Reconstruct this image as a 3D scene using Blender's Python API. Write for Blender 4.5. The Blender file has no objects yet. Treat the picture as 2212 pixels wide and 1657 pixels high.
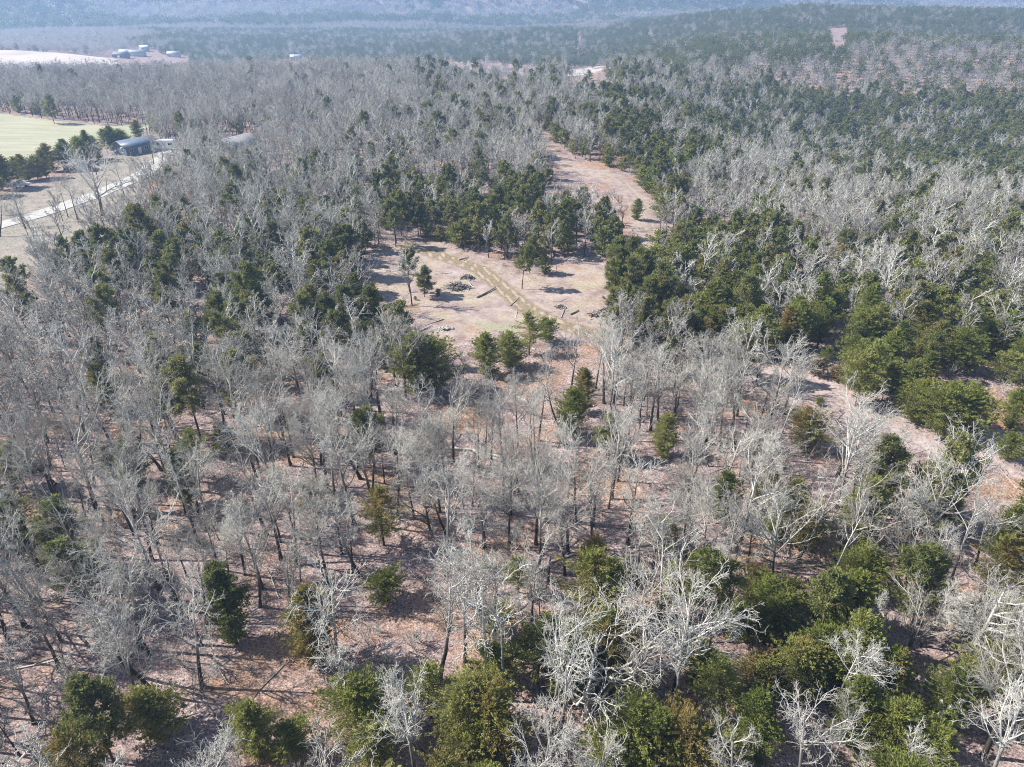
import bpy, bmesh, math, random
import numpy as np
from mathutils import Vector, Matrix

R = math.radians
S = bpy.context.scene
COL = S.collection
rng = np.random.default_rng(7)
random.seed(7)

# ------------------------------------------------------------------ camera
CAM_H = 48.0
PITCH = R(29.7)
FPX = 1528.0                       # focal length in pixels of a 2212 px wide frame
cd = bpy.data.cameras.new('camera'); cam = bpy.data.objects.new('camera', cd); COL.objects.link(cam)
cam.location = (0, 0, CAM_H); cam.rotation_euler = (math.pi/2 - PITCH, 0, 0)
cd.sensor_width = 36; cd.lens = 36*FPX/2212; cd.clip_start = 0.5; cd.clip_end = 20000
S.camera = cam
# ------------------------------------------------------------------ light
SUN_EL, SUN_AZ = R(43), R(172)     # azimuth measured counter-clockwise from +X: the sun stands to the left, a little ahead
sd = Vector((math.cos(SUN_EL)*math.cos(SUN_AZ), math.cos(SUN_EL)*math.sin(SUN_AZ), math.sin(SUN_EL)))
ld = bpy.data.lights.new('sun', 'SUN'); ld.energy = 5.0; ld.angle = R(0.5); ld.color = (1, .96, .885)
sun = bpy.data.objects.new('sun', ld); COL.objects.link(sun)
sun.rotation_euler = sd.to_track_quat('Z', 'Y').to_euler()
W = bpy.data.worlds.new('World'); S.world = W; W.use_nodes = True
nt = W.node_tree; nt.nodes.clear()
sky = nt.nodes.new('ShaderNodeTexSky'); sky.sky_type = 'NISHITA'; sky.sun_disc = False
sky.sun_elevation = SUN_EL; sky.sun_rotation = math.pi/2 - SUN_AZ
bg = nt.nodes.new('ShaderNodeBackground'); bg.inputs[1].default_value = 0.055
wo = nt.nodes.new('ShaderNodeOutputWorld')
nt.links.new(sky.outputs[0], bg.inputs[0]); nt.links.new(bg.outputs[0], wo.inputs[0])
S.view_settings.view_transform = 'Standard'; S.view_settings.look = 'None'
S.view_settings.exposure = 1.27; S.view_settings.gamma = 1
S.cycles.use_denoising = True; S.cycles.denoising_prefilter = 'NONE'; S.cycles.denoising_input_passes = 'RGB_ALBEDO_NORMAL'; S.cycles.pixel_filter_type = 'BLACKMAN_HARRIS'; S.cycles.filter_width = 1.05
S.cycles.max_bounces = 5; S.cycles.volume_bounces = 1; S.cycles.transparent_max_bounces = 4

# ------------------------------------------------------------------ picture <-> ground
cp, sp = math.cos(PITCH), math.sin(PITCH)
def proj(x, y, z):
    zz = z - CAM_H; dep = y*cp - zz*sp
    dep = np.where(dep < 1, 1, dep) if isinstance(dep, np.ndarray) else max(dep, 1)
    return 1106 + FPX*x/dep, 828.5 - FPX*(y*sp + zz*cp)/dep
def at(u, v, z=0.0):
    """point of the ray through picture point u,v at height z"""
    a = (u-1106)/FPX; b = -(v-828.5)/FPX
    dy = cp + b*sp; dz = -sp + b*cp
    t = (z-CAM_H)/dz
    return a*t, dy*t
def sst(a, b, x):
    t = np.clip((x-a)/(b-a), 0, 1); return t*t*(3-2*t)
def vnoise(x, y, seed=0):
    xi = np.floor(x).astype(np.int64); yi = np.floor(y).astype(np.int64); fx = x-xi; fy = y-yi
    def hsh(i, j):
        n = (i*374761393 + j*668265263 + seed*982451653) & 0xffffffff
        n = ((n ^ (n >> 13))*1274126177) & 0xffffffff
        return ((n ^ (n >> 16)) & 0xffff)/65535.0
    fx = fx*fx*(3-2*fx); fy = fy*fy*(3-2*fy)
    return (hsh(xi, yi)*(1-fx)+hsh(xi+1, yi)*fx)*(1-fy) + (hsh(xi, yi+1)*(1-fx)+hsh(xi+1, yi+1)*fx)*fy
def fbm(x, y, seed=0, o=4):
    s = 0; a = .5
    for k in range(o): s = s + a*vnoise(x*2**k+17*k, y*2**k-9*k, seed+k); a *= .5
    return s
def terrain(x, y):
    x = np.asarray(x, float); y = np.asarray(y, float)
    d = np.hypot(x, y); a = x/np.maximum(y, 1)
    front = sst(0, 60, y)
    a = np.where(y > 1, a, 0)
    z = 0.9*(np.sin(x/41+1)*np.cos(y/53+.5))*sst(30, 90, d)
    edge = 430 + 640*sst(.06, .5, a) + 40*sst(-.3, -.7, a)
    drop = (26 - 16*sst(-.1, .35, a))
    z = z - drop*sst(edge, edge+230, d)
    z = z + (fbm(x/260, y/260, 3)-.48)*26*sst(380, 800, d)*(.45+.55*sst(.5, .1, a))
    sr = sst(.12, .42, a)
    z = z - 20*sr*np.exp(-((d-360)/130)**2) + 9*sr*np.exp(-((d-600)/110)**2) - 8*sr*np.exp(-((d-800)/90)**2) + 16*sr*np.exp(-((d-1010)/110)**2)
    cr = sst(-.15, .0, a)*sst(.5, .2, a)
    z = z + 7*cr*np.exp(-((d-1000)/120)**2)
    for cx, cy, wx, wy, hh in ((250, 1850, 620, 120, 75), (-500, 2300, 700, 150, 80), (1150, 2300, 700, 140, 70), (500, 3000, 800, 190, 90), (-900, 1750, 400, 150, 60), (1900, 3200, 900, 220, 90)):
        z = z + 1.45*hh*np.exp(-((x-cx)/wx)**2-((y-cy-.12*(x-cx))/wy)**2)
    # far left pasture rises to a low brow
    z = z + 9*np.exp(-(((x+560)/230)**2 + ((y-725)/100)**2))
    m0 = 1350 + 900*sst(.05, .6, a)
    m = sst(m0, m0+1900, d)
    z = z + m*(170 + 120*sst(-.1, -.6, a) + (fbm(x/700+3, y/700, 11)-.5)*240)
    z = z + (fbm(x/230+3, y/230, 31)-.5)*70*sst(m0-150, m0+500, d)
    return z*front

def inpoly(u, v, P):
    u = np.asarray(u, float); v = np.asarray(v, float); r = np.zeros(u.shape, bool); n = len(P)
    for i in range(n):
        x1, y1 = P[i]; x2, y2 = P[(i+1) % n]
        c = ((y1 > v) != (y2 > v)) & (u < (x2-x1)*(v-y1)/((y2-y1) or 1e-9)+x1)
        r ^= c
    return r
def gp(P, z=0): return [at(u, v, z) for u, v in P]
CLEAR = gp([(770,560),(860,520),(930,515),(1010,540),(1100,572),(1180,592),(1190,560),(1310,545),(1322,640),(1322,700),(1200,722),(1000,728),(905,722),(890,655),(800,625)])
LANE = gp([(1385,545),(1418,530),(1410,430),(1345,375),(1215,345),(1195,318),(1180,296),(1172,300),(1185,325),(1215,366),(1240,378),(1330,395),(1365,440),(1352,475),(1370,520)])
STRIP = gp([(1540,762),(1600,758),(1660,775),(1725,785),(1790,745),(1830,750),(1810,800),(1850,845),(1950,885),(2190,925),(2500,950),(2500,1040),(2120,1012),(2000,975),(1850,915),(1690,850),(1600,812)])
LOTP = gp([(1205,290),(1240,283),(1255,294),(1215,300)])
FIELD = gp([(-500,225),(0,250),(110,262),(230,272),(322,266),(300,288),(225,306),(130,334),(0,368),(-500,480)])
YARD = gp([(-300,440),(0,425),(120,400),(230,345),(250,330),(330,312),(395,318),(420,330),(385,345),(345,385),(300,425),(290,455),(215,505),(120,560),(0,650),(-300,700)])
LANE2 = gp([(1372,545),(1424,530),(1418,425),(1350,368),(1215,338),(1165,290),(1150,300),(1180,335),(1210,372),(1240,384),(1325,400),(1358,440),(1345,475),(1360,520)])
ROWGAP = gp([(-200,470),(0,365),(130,330),(230,305),(300,285),(345,290),(345,320),(260,350),(120,405),(0,430),(-200,520)])
PAST = [(-1150, 695), (-600, 665), (-380, 680), (-362, 715), (-400, 775), (-700, 755), (-1150, 790)]
SANDS = [gp(p, -13) for p in ([(930,126),(1010,124),(1120,130),(1180,136),(1150,146),(1040,142),(960,134)],
        [(1210,140),(1290,132),(1345,140),(1330,152),(1270,162),(1220,152)], [(1395,60),(1410,60),(1418,66),(1400,68)],
        [(1780,52),(1830,50),(1840,72),(1800,74)], [(600,128),(660,126),(670,133),(610,136)], [(1400,155),(1430,152),(1435,160),(1405,162)],
        [(1505,166),(1530,163),(1535,170)], [(1740,168),(1760,166),(1765,174)])]
def polydist(x, y, P):
    d = np.full(np.shape(x), 1e9); n = len(P)
    for i in range(n):
        ax, ay = P[i]; bx, by = P[(i+1) % n]; vx, vy = bx-ax, by-ay
        t = np.clip(((x-ax)*vx+(y-ay)*vy)/(vx*vx+vy*vy+1e-9), 0, 1)
        d = np.minimum(d, np.hypot(x-ax-t*vx, y-ay-t*vy))
    return np.where(inpoly(x, y, P), d, -d)       # positive inside
def linedist(x, y, P):
    d = np.full(np.shape(x), 1e9)
    for (ax, ay), (bx, by) in zip(P[:-1], P[1:]):
        vx, vy = bx-ax, by-ay
        t = np.clip(((x-ax)*vx+(y-ay)*vy)/(vx*vx+vy*vy+1e-9), 0, 1)
        d = np.minimum(d, np.hypot(x-ax-t*vx, y-ay-t*vy))
    return d
TRACK = gp([(880,525),(979,556),(1035,574),(1084,613),(1133,655),(1194,689),(1290,716)])
TRACK2 = gp([(1194,689),(1260,650),(1310,610),(1330,575),(1380,548),(1408,520),(1400,440),(1340,385),(1225,352),(1188,312),(1176,290)])
TRACK3 = gp([(1600,790),(1680,815),(1850,868),(2100,960),(2400,1010)])
ROAD = gp([(-420,585),(-150,530),(0,498),(90,470),(190,435),(260,405),(310,380),(335,352),(372,330),(420,318),(480,302),(560,300),(640,290)])

# ------------------------------------------------------------------ materials
def mat(name, build):
    m = bpy.data.materials.new(name); m.use_nodes = True; t = m.node_tree; t.nodes.clear()
    o = t.nodes.new('ShaderNodeOutputMaterial'); p = t.nodes.new('ShaderNodeBsdfPrincipled')
    p.inputs['Roughness'].default_value = .85; p.inputs['Specular IOR Level'].default_value = .2
    t.links.new(p.outputs[0], o.inputs[0]); build(t, p, o); return m
def N(t, k, **kw):
    n = t.nodes.new(k)
    for a, b in kw.items():
        if a.startswith('i_'): n.inputs[int(a[2:]) if a[2:].isdigit() else a[2:]].default_value = b
        else: setattr(n, a, b)
    return n
def noise(t, scale, detail=3, vec=None, rough=.55):
    n = N(t, 'ShaderNodeTexNoise'); n.inputs['Scale'].default_value = scale; n.inputs['Detail'].default_value = detail
    n.inputs['Roughness'].default_value = rough
    if vec is not None: t.links.new(vec, n.inputs['Vector'])
    return n.outputs['Fac']
def mixc(t, f, a, b):
    m = N(t, 'ShaderNodeMix', data_type='RGBA')
    for s, v in ((0, f), (6, a), (7, b)):
        if isinstance(v, bpy.types.NodeSocket): t.links.new(v, m.inputs[s])
        else: m.inputs[s].default_value = v if s == 0 else (*v, 1)
    return m.outputs[2]
def ramp(t, f, stops):
    r = N(t, 'ShaderNodeValToRGB'); t.links.new(f, r.inputs[0]); e = r.color_ramp.elements
    while len(e) < len(stops): e.new(.5)
    for q, (p, c) in zip(e, stops): q.position = p; q.color = (*c, 1) if len(c) == 3 else c
    return r.outputs[0]
def g(x): return (x, x, x)
def math_(t, op, a, b=None, c=None):
    n = N(t, 'ShaderNodeMath', operation=op)
    for i, v in enumerate((a, b, c)):
        if v is None: continue
        if isinstance(v, bpy.types.NodeSocket): t.links.new(v, n.inputs[i])
        else: n.inputs[i].default_value = v
    return n.outputs[0]
def attr(t, name): return N(t, 'ShaderNodeAttribute', attribute_name=name).outputs['Fac']
def pos(t): return N(t, 'ShaderNodeNewGeometry').outputs['Position']
def objc(t): return N(t, 'ShaderNodeTexCoord').outputs['Object']
def orand(t): return N(t, 'ShaderNodeObjectInfo').outputs['Random']
def bump(t, p, h, s, d=.1):
    b = N(t, 'ShaderNodeBump'); b.inputs['Strength'].default_value = s; b.inputs['Distance'].default_value = d
    t.links.new(h, b.inputs['Height']); t.links.new(b.outputs[0], p.inputs['Normal'])
def simple(name, c, rough=.8, var=.12, scale=1.2, metal=0):
    def b(t, p, o):
        n = noise(t, scale, 5, objc(t))
        lo = tuple(v*(1-var*1.6) for v in c); hi = tuple(min(1, v*(1+var)) for v in c)
        t.links.new(ramp(t, n, [(.3, lo), (.7, hi)]), p.inputs['Base Color'])
        p.inputs['Roughness'].default_value = rough; p.inputs['Metallic'].default_value = metal
    return mat(name, b)

def b_ground(t, p, o):
    P = pos(t)
    n1 = noise(t, .09, 5, P); n2 = noise(t, .45, 6, P, .65); n3 = noise(t, 2.2, 6, P, .75); n4 = noise(t, 7, 3, P, .8)
    leaf = ramp(t, n2, [(.28, (.13, .09, .08)), (.42, (.22, .16, .148)), (.55, (.285, .215, .202)), (.72, (.38, .30, .285))])
    rust = ramp(t, n1, [(.5, g(0)), (.62, g(.75))])
    leaf = mixc(t, rust, leaf, (.33, .195, .115))
    fleck = ramp(t, n3, [(.34, g(.25)), (.47, g(.9)), (.66, g(1.3))])
    sandc = ramp(t, n2, [(.3, (.23, .17, .145)), (.5, (.32, .25, .225)), (.7, (.41, .335, .315))])
    drygrass = ramp(t, n3, [(.3, (.27, .225, .15)), (.7, (.42, .35, .25))])
    sg = ramp(t, noise(t, .16, 5, P, .7), [(.46, g(0)), (.6, g(.75))])
    sandc = mixc(t, sg, sandc, drygrass)
    sandc = mixc(t, ramp(t, noise(t, .22, 6, P, .75), [(.5, g(0)), (.58, g(.7))]), sandc, leaf)
    def edge(a, w=.5):
        return ramp(t, math_(t, 'ADD', attr(t, a), math_(t, 'MULTIPLY', math_(t, 'SUBTRACT', n2, .5), w)), [(.38, g(0)), (.62, g(1))])
    lm = N(t, 'ShaderNodeMix', data_type='RGBA', blend_type='MULTIPLY'); lm.inputs[0].default_value = .9
    t.links.new(leaf, lm.inputs[6]); t.links.new(ramp(t, noise(t, 5.5, 4, P, .85), [(.37, g(.22)), (.49, g(.9)), (.6, g(1.7))]), lm.inputs[7]); leaf = lm.outputs[2]
    c = mixc(t, edge('sand'), leaf, sandc)
    c = mixc(t, edge('strip'), c, ramp(t, n2, [(.3, (.28, .21, .195)), (.5, (.35, .28, .265)), (.7, (.43, .35, .335))]))
    c = mixc(t, edge('lawn'), c, ramp(t, n2, [(.3, (.19, .17, .135)), (.5, (.25, .22, .18)), (.7, (.32, .265, .235))]))
    c = mixc(t, math_(t, 'MULTIPLY', edge('track', .5), .9), c, ramp(t, n3, [(.3, (.15, .115, .07)), (.7, (.27, .215, .14))]))
    c = mixc(t, edge('rut', .9), c, (.36, .285, .22))
    c = mixc(t, edge('moss', .8), c, (.27, .265, .17))
    c = mixc(t, edge('pale', .6), c, (.40, .35, .31))
    m = N(t, 'ShaderNodeMix', data_type='RGBA', blend_type='MULTIPLY'); t.links.new(math_(t, 'SUBTRACT', .85, math_(t, 'MULTIPLY', attr(t, 'sand'), .55)), m.inputs[0])
    t.links.new(c, m.inputs[6]); t.links.new(fleck, m.inputs[7])
    t.links.new(m.outputs[2], p.inputs['Base Color']); p.inputs['Roughness'].default_value = .95
    bump(t, p, math_(t, 'ADD', n3, math_(t, 'MULTIPLY', n4, .5)), .55, .12)
M_ground = mat('leaf_litter', b_ground)
def b_field(t, p, o):
    P = pos(t); mp = N(t, 'ShaderNodeMapping'); mp.inputs['Scale'].default_value = (.3, 2.2, 1); t.links.new(P, mp.inputs[0])
    n = noise(t, .12, 5, mp.outputs[0]); m = noise(t, .03, 3, P); k = noise(t, .8, 5, P, .7)
    c = ramp(t, n, [(.35, (.25, .24, .155)), (.6, (.34, .325, .225))])
    c = mixc(t, ramp(t, m, [(.45, g(0)), (.62, g(.85))]), c, (.27, .29, .19))
    c = mixc(t, ramp(t, k, [(.5, g(0)), (.7, g(.5))]), c, (.44, .36, .31))
    t.links.new(c, p.inputs['Base Color']); p.inputs['Roughness'].default_value = .95; bump(t, p, k, .4, .15)
M_field = mat('hay_field', b_field)
M_past = simple('pasture_soil', (.50, .42, .36), .95, .2, .02)
M_gravel = simple('gravel', (.40, .385, .355), .95, .2, 1.1)
def b_bark(dark, light, z0, z1):
    def b(t, p, o):
        O = objc(t); s = N(t, 'ShaderNodeSeparateXYZ'); t.links.new(O, s.inputs[0])
        n = noise(t, 1.1, 4, O); mp = N(t, 'ShaderNodeMapping'); mp.inputs['Scale'].default_value = (9, 9, 1.6); t.links.new(O, mp.inputs[0])
        n2 = noise(t, 1, 4, mp.outputs[0], .7)
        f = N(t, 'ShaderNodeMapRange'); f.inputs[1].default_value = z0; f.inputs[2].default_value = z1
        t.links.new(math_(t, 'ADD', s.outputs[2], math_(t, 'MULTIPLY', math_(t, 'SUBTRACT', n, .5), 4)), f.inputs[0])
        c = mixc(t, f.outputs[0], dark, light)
        k = ramp(t, n2, [(.3, g(.55)), (.6, g(1.08))]); r = ramp(t, orand(t), [(0, (.60, .57, .54)), (.3, (.84, .82, .79)), (.65, (1.0, .99, .96)), (1, (1.2, 1.2, 1.16))])
        for q in (k, r):
            m = N(t, 'ShaderNodeMix', data_type='RGBA', blend_type='MULTIPLY'); m.inputs[0].default_value = 1
            t.links.new(c, m.inputs[6]); t.links.new(q, m.inputs[7]); c = m.outputs[2]
        t.links.new(c, p.inputs['Base Color'])
    return b
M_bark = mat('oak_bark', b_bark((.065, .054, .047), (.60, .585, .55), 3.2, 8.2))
M_twig = mat('oak_twigs', b_bark((.49, .475, .44), (.49, .475, .44), 0, 1))
M_pale = mat('bleached_wood', b_bark((.5, .48, .44), (.68, .66, .61), 0, 4))
M_pbark = mat('pine_bark', b_bark((.09, .065, .05), (.17, .12, .09), 0, 10))
def b_fol(a, b_, c_, russet):
    def b(t, p, o):
        O = objc(t); n = noise(t, 1.1, 3, O); rr = orand(t)
        c = ramp(t, rr, [(0, a), (.45, b_), (1, c_)])
        br = ramp(t, math_(t, 'ADD', math_(t, 'MULTIPLY', math_(t, 'FRACT', math_(t, 'MULTIPLY', rr, 13.7)), .55), math_(t, 'MULTIPLY', noise(t, .35, 2, O), .7)), [(.74, g(0)), (.9, g(russet))])
        c = mixc(t, br, c, (.36, .23, .10))
        m = N(t, 'ShaderNodeMix', data_type='RGBA', blend_type='MULTIPLY'); m.inputs[0].default_value = 1
        t.links.new(c, m.inputs[6]); t.links.new(ramp(t, n, [(.3, g(.65)), (.7, g(1.25))]), m.inputs[7])
        t.links.new(m.outputs[2], p.inputs['Base Color']); p.inputs['Roughness'].default_value = .7
        tr = N(t, 'ShaderNodeBsdfTranslucent'); t.links.new(m.outputs[2], tr.inputs[0])
        mx = N(t, 'ShaderNodeMixShader'); mx.inputs[0].default_value = .42
        t.links.new(p.outputs[0], mx.inputs[1]); t.links.new(tr.outputs[0], mx.inputs[2]); t.links.new(mx.outputs[0], o.inputs[0])
    return b
M_cedar = mat('cedar_foliage', b_fol((.19, .22, .055), (.255, .28, .07), (.32, .325, .105), .6))
M_pine = mat('pine_foliage', b_fol((.165, .18, .06), (.22, .235, .08), (.275, .28, .105), .25))
M_far_e = mat('far_evergreen', b_fol((.11, .125, .055), (.15, .17, .065), (.195, .205, .09), .1))
M_far_b = mat('far_leafless', b_fol((.30, .28, .265), (.38, .36, .345), (.46, .44, .425), .1))

# ------------------------------------------------------------------ mesh helpers
def mesh_from(name, V, F, m, smooth=False):
    me = bpy.data.meshes.new(name); V = np.asarray(V, np.float32); F = np.asarray(F, np.int32)
    k = F.shape[1]
    me.vertices.add(len(V)); me.vertices.foreach_set('co', V.ravel())
    me.loops.add(F.size); me.loops.foreach_set('vertex_index', F.ravel())
    me.polygons.add(len(F)); me.polygons.foreach_set('loop_start', np.arange(0, F.size, k, dtype=np.int32))
    me.update(calc_edges=True)
    if smooth: me.polygons.foreach_set('use_smooth', np.ones(len(F), bool))
    if m: me.materials.append(m)
    return me
def nrm(a): return a/np.maximum(np.linalg.norm(a, axis=-1, keepdims=True), 1e-9)
def tubes(P, Rr, sides):
    """P (N,n,3) polylines, Rr (N,n) radii -> verts, quads"""
    Nn, n, _ = P.shape
    T = np.empty_like(P); T[:, 1:-1] = P[:, 2:]-P[:, :-2]; T[:, 0] = P[:, 1]-P[:, 0]; T[:, -1] = P[:, -1]-P[:, -2]; T = nrm(T)
    ref = nrm(np.cross(T[:, :1], np.array([[[.31, .52, .13]]]))); ref = np.repeat(ref, n, 1)
    U = nrm(ref-(ref*T).sum(-1, keepdims=True)*T); Wv = np.cross(T, U)
    an = np.arange(sides)*2*math.pi/sides
    V = P[:, :, None]+Rr[:, :, None, None]*(np.cos(an)[None, None, :, None]*U[:, :, None]+np.sin(an)[None, None, :, None]*Wv[:, :, None])
    idx = np.arange(Nn*n*sides).reshape(Nn, n, sides); a = idx[:, :-1]; b = idx[:, 1:]
    F = np.stack([a, np.roll(a, -1, 2), np.roll(b, -1, 2), b], -1).reshape(-1, 4)
    return V.reshape(-1, 3), F
class MB:
    def __init__(s): s.V = []; s.F = []; s.n = 0
    def add(s, V, F): s.V.append(np.asarray(V, float)); s.F.append(np.asarray(F)+s.n); s.n += len(V)
    def tube(s, P, Rr, sides): s.add(*tubes(np.asarray(P, float), np.asarray(Rr, float), sides))
    def mesh(s, name, m, smooth=False): return mesh_from(name, np.concatenate(s.V), np.concatenate(s.F), m, smooth)
    def box(s, x0, x1, y0, y1, z0, z1):
        V = [(x, y, z) for z in (z0, z1) for x, y in ((x0, y0), (x1, y0), (x1, y1), (x0, y1))]
        s.add(V, [(3, 2, 1, 0), (4, 5, 6, 7), (0, 1, 5, 4), (1, 2, 6, 5), (2, 3, 7, 6), (3, 0, 4, 7)])
    def cyl(s, p0, p1, r, sides=12):
        p0 = np.array(p0, float); p1 = np.array(p1, float); e = (p1-p0)*1e-3
        s.tube([[p0, p0+e, p1-e, p1]], [[1e-4, r, r, 1e-4]], sides)
def walk(r, start, dirs, length, n, gnarl, trop):
    Nn = len(start); P = np.empty((Nn, n, 3)); P[:, 0] = start; d = nrm(dirs); st = (length/(n-1))[:, None]
    for i in range(1, n):
        P[:, i] = P[:, i-1]+d*st
        d = nrm(d+r.normal(0, gnarl, (Nn, 3))+np.array([0, 0, trop]))
    return P
def kids(r, P, Rr, k, t0, ang, anv, lf, lv, n, gnarl, trop, rf, rmin, L=None, minlen=.15):
    """k children along each polyline"""
    Nn, m, _ = P.shape
    t = t0+(1-t0)*((np.arange(k)+r.random((Nn, k)))/k)
    t = np.clip(t, 0, .999)*(m-1); i = t.astype(int); f = (t-i)[..., None]
    I = np.arange(Nn)[:, None]
    s = P[I, i]*(1-f)+P[I, i+1]*f; T = nrm(P[I, i+1]-P[I, i]); rr = Rr[I, i]*(1-f[..., 0])+Rr[I, i+1]*f[..., 0]
    T = T.reshape(-1, 3); s = s.reshape(-1, 3); rr = rr.ravel(); tn = (t/(m-1)).ravel()
    q = r.normal(size=T.shape); q = nrm(q-(q*T).sum(-1, keepdims=True)*T)
    a = np.radians(r.normal(ang, anv, len(T)))[:, None]
    d = T*np.cos(a)+q*np.sin(a)
    plen = np.linalg.norm(P[:, 1:]-P[:, :-1], axis=-1).sum(1); plen = np.repeat(plen, k)
    ln = np.maximum(plen*lf*(1.15-.6*tn)*r.uniform(1-lv, 1+lv, len(T)), minlen)
    C = walk(r, s, d, ln, n, gnarl, trop)
    r0 = np.maximum(rr*rf, rmin)[:, None]
    CR = r0*(1-np.linspace(0, 1, n)*.62)[None]; CR = np.maximum(CR, rmin*.6)
    return C, CR
def oak(seed, H, spread=1, gnarl=.2, fork=.4, limbs=9, k2=6, k3=4, k4=3, r0=.185, tw=.011, lean=.04, spr_ang=42):
    r = np.random.default_rng(seed)
    n = 10; d = np.array([[r.normal(0, lean), r.normal(0, lean), 1]])
    P0 = walk(r, np.array([[0, 0, -.25]]), d, np.array([H*.8]), n, gnarl*.22, .06)
    R0 = (r0*(1-np.linspace(0, 1, n)**1.1*.78))[None]; R0[0, 0] *= 1.45
    P1, R1 = kids(r, P0, R0, limbs, fork, spr_ang, 9, .52*spread, .3, 8, gnarl*.75, .10, .6, tw*3)
    P2, R2 = kids(r, P1, R1, k2, .18, 36, 12, .52, .35, 6, gnarl, .07, .6, tw*2)
    P3, R3 = kids(r, P2, R2, k3, .12, 38, 13, .5, .35, 4, gnarl, .06, .6, tw*1.4)
    a = MB(); a.tube(P0, R0, 8); a.tube(P1, R1, 6)
    b = MB(); b.tube(P2, R2, 4); b.tube(P3, R3, 3)
    if k4:
        P4, R4 = kids(r, P3, R3, k4, .1, 42, 16, .55, .4, 3, gnarl, .04, .6, tw, minlen=.3); b.tube(P4, R4, 3)
    return a, b
def leaves(r, C, D, ln, wd, spread, per, rnd=.55):
    """tufts: at each centre C (N,3) `per` thin leaves pointing roughly along D"""
    c = np.repeat(C, per, 0)+r.normal(0, 1, (len(C)*per, 3))*np.repeat(spread, per, 0)
    d = nrm(np.repeat(D, per, 0)+r.normal(0, rnd, c.shape)); q = nrm(np.cross(d, r.normal(size=c.shape)))
    l = (ln*r.uniform(.6, 1.35, len(c)))[:, None]; w = (wd*r.uniform(.6, 1.4, len(c)))[:, None]
    V = np.stack([c-d*l*.5, c+q*w*.5, c+d*l*.5, c-q*w*.5], 1).reshape(-1, 3)
    return V, np.arange(len(V)).reshape(-1, 4)
def cedar(seed, H, rad, base=.08, boughs=290, per=72, ln=.26, wd=.065, tip=.75):
    r = np.random.default_rng(seed); a = MB(); b = MB()
    P0 = walk(r, np.array([[0, 0, -.2]]), np.array([[r.normal(0, .04), r.normal(0, .04), 1]]), np.array([H*.93]), 8, .05, .05)
    R0 = (.035*H*.5*(1-np.linspace(0, 1, 8)*.85))[None]; a.tube(P0, R0, 6)
    t = base+(1-base)*r.random(boughs)**.85; az = r.random(boughs)*2*math.pi
    lob = 1+.22*np.sin(az*2+r.random()*6)+.18*np.sin(az*3+t*5+r.random()*6)
    prof = rad*np.sin(np.clip((t-base)/(1-base)*.86+.14, 0, 1)*math.pi)**tip*np.where(t > .6, 1-(t-.6)*.9, 1)*lob
    i = np.clip(t/.95*7, 0, 6.99); k = i.astype(int); ax = P0[0][k]*(1-(i-k))[:, None]+P0[0][k+1]*(i-k)[:, None]
    out = np.stack([np.cos(az), np.sin(az), np.full(boughs, .45)+t*.9], -1)
    rr = prof*r.uniform(.45, 1.08, boughs)
    tipp = ax+np.stack([np.cos(az)*rr, np.sin(az)*rr, rr*.28-.2], -1)
    P = np.stack([ax, (ax+tipp)/2+np.array([0, 0, -.08]), tipp], 1); a.tube(P, np.repeat([[.035, .022, .01]], boughs, 0), 3)
    npt = 6; f = np.linspace(.42, 1.22, npt)[None, :, None]+r.normal(0, .04, (boughs, npt, 1))
    bd = nrm(tipp-ax+np.array([0, 0, .25])*rad); cc = (ax[:, None]*(1-np.minimum(f, 1))+tipp[:, None]*np.minimum(f, 1))+bd[:, None]*np.maximum(f-1, 0)*rad*1.1
    lat = (.09+.065*rad)*np.linspace(1.15, .22, npt); sp_ = np.tile(lat, boughs)[:, None]*np.array([[1, 1, .6]])
    b.add(*leaves(r, cc.reshape(-1, 3), np.repeat(nrm(out*.6+bd), npt, 0), ln, wd, sp_, max(2, per//npt), .42))
    return a, b
def pine(seed, H, rad, base=.5, br=34, puffs=5, per=22, ln=.34, wd=.10):
    r = np.random.default_rng(seed); a = MB(); b = MB()
    P0 = walk(r, np.array([[0, 0, -.2]]), np.array([[r.normal(0, .03), r.normal(0, .03), 1]]), np.array([H*.97]), 9, .04, .05)
    R0 = (.0125*H*(1-np.linspace(0, 1, 9)*.8))[None]; a.tube(P0, R0, 7)
    t = base+(1-base)*(np.arange(br)+r.random(br))/br; az = np.arange(br)*2.4+r.normal(0, .5, br)
    i = np.clip(t*8, 0, 7.99); k = i.astype(int); ax = P0[0][k]*(1-(i-k))[:, None]+P0[0][k+1]*(i-k)[:, None]
    L = rad*(1-((t-base)/(1-base))**2*.72)*r.uniform(.55, 1.15, br)
    d = np.stack([np.cos(az), np.sin(az), .12+.5*t+r.normal(0, .12, br)], -1)
    B = walk(r, ax, d, L, 5, .13, .06); a.tube(B, np.repeat(np.linspace(.05, .014, 5)[None], br, 0), 4)
    P2, R2 = kids(r, B, np.full((br, 5), .025), puffs, .3, 48, 12, .42, .3, 3, .1, .08, .6, .01); a.tube(P2, R2, 3)
    C = np.concatenate([P2[:, 2], B[:, 4], P2[:, 1]]); D = np.concatenate([nrm(P2[:, 2]-P2[:, 1]), nrm(B[:, 4]-B[:, 3]), nrm(P2[:, 2]-P2[:, 1])])+np.array([0, 0, .5])
    sp_ = np.full((len(C), 1), .17)*np.array([[1, 1, .7]])
    b.add(*leaves(r, C, nrm(D), ln, wd, sp_, per))
    return a, b
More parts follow.
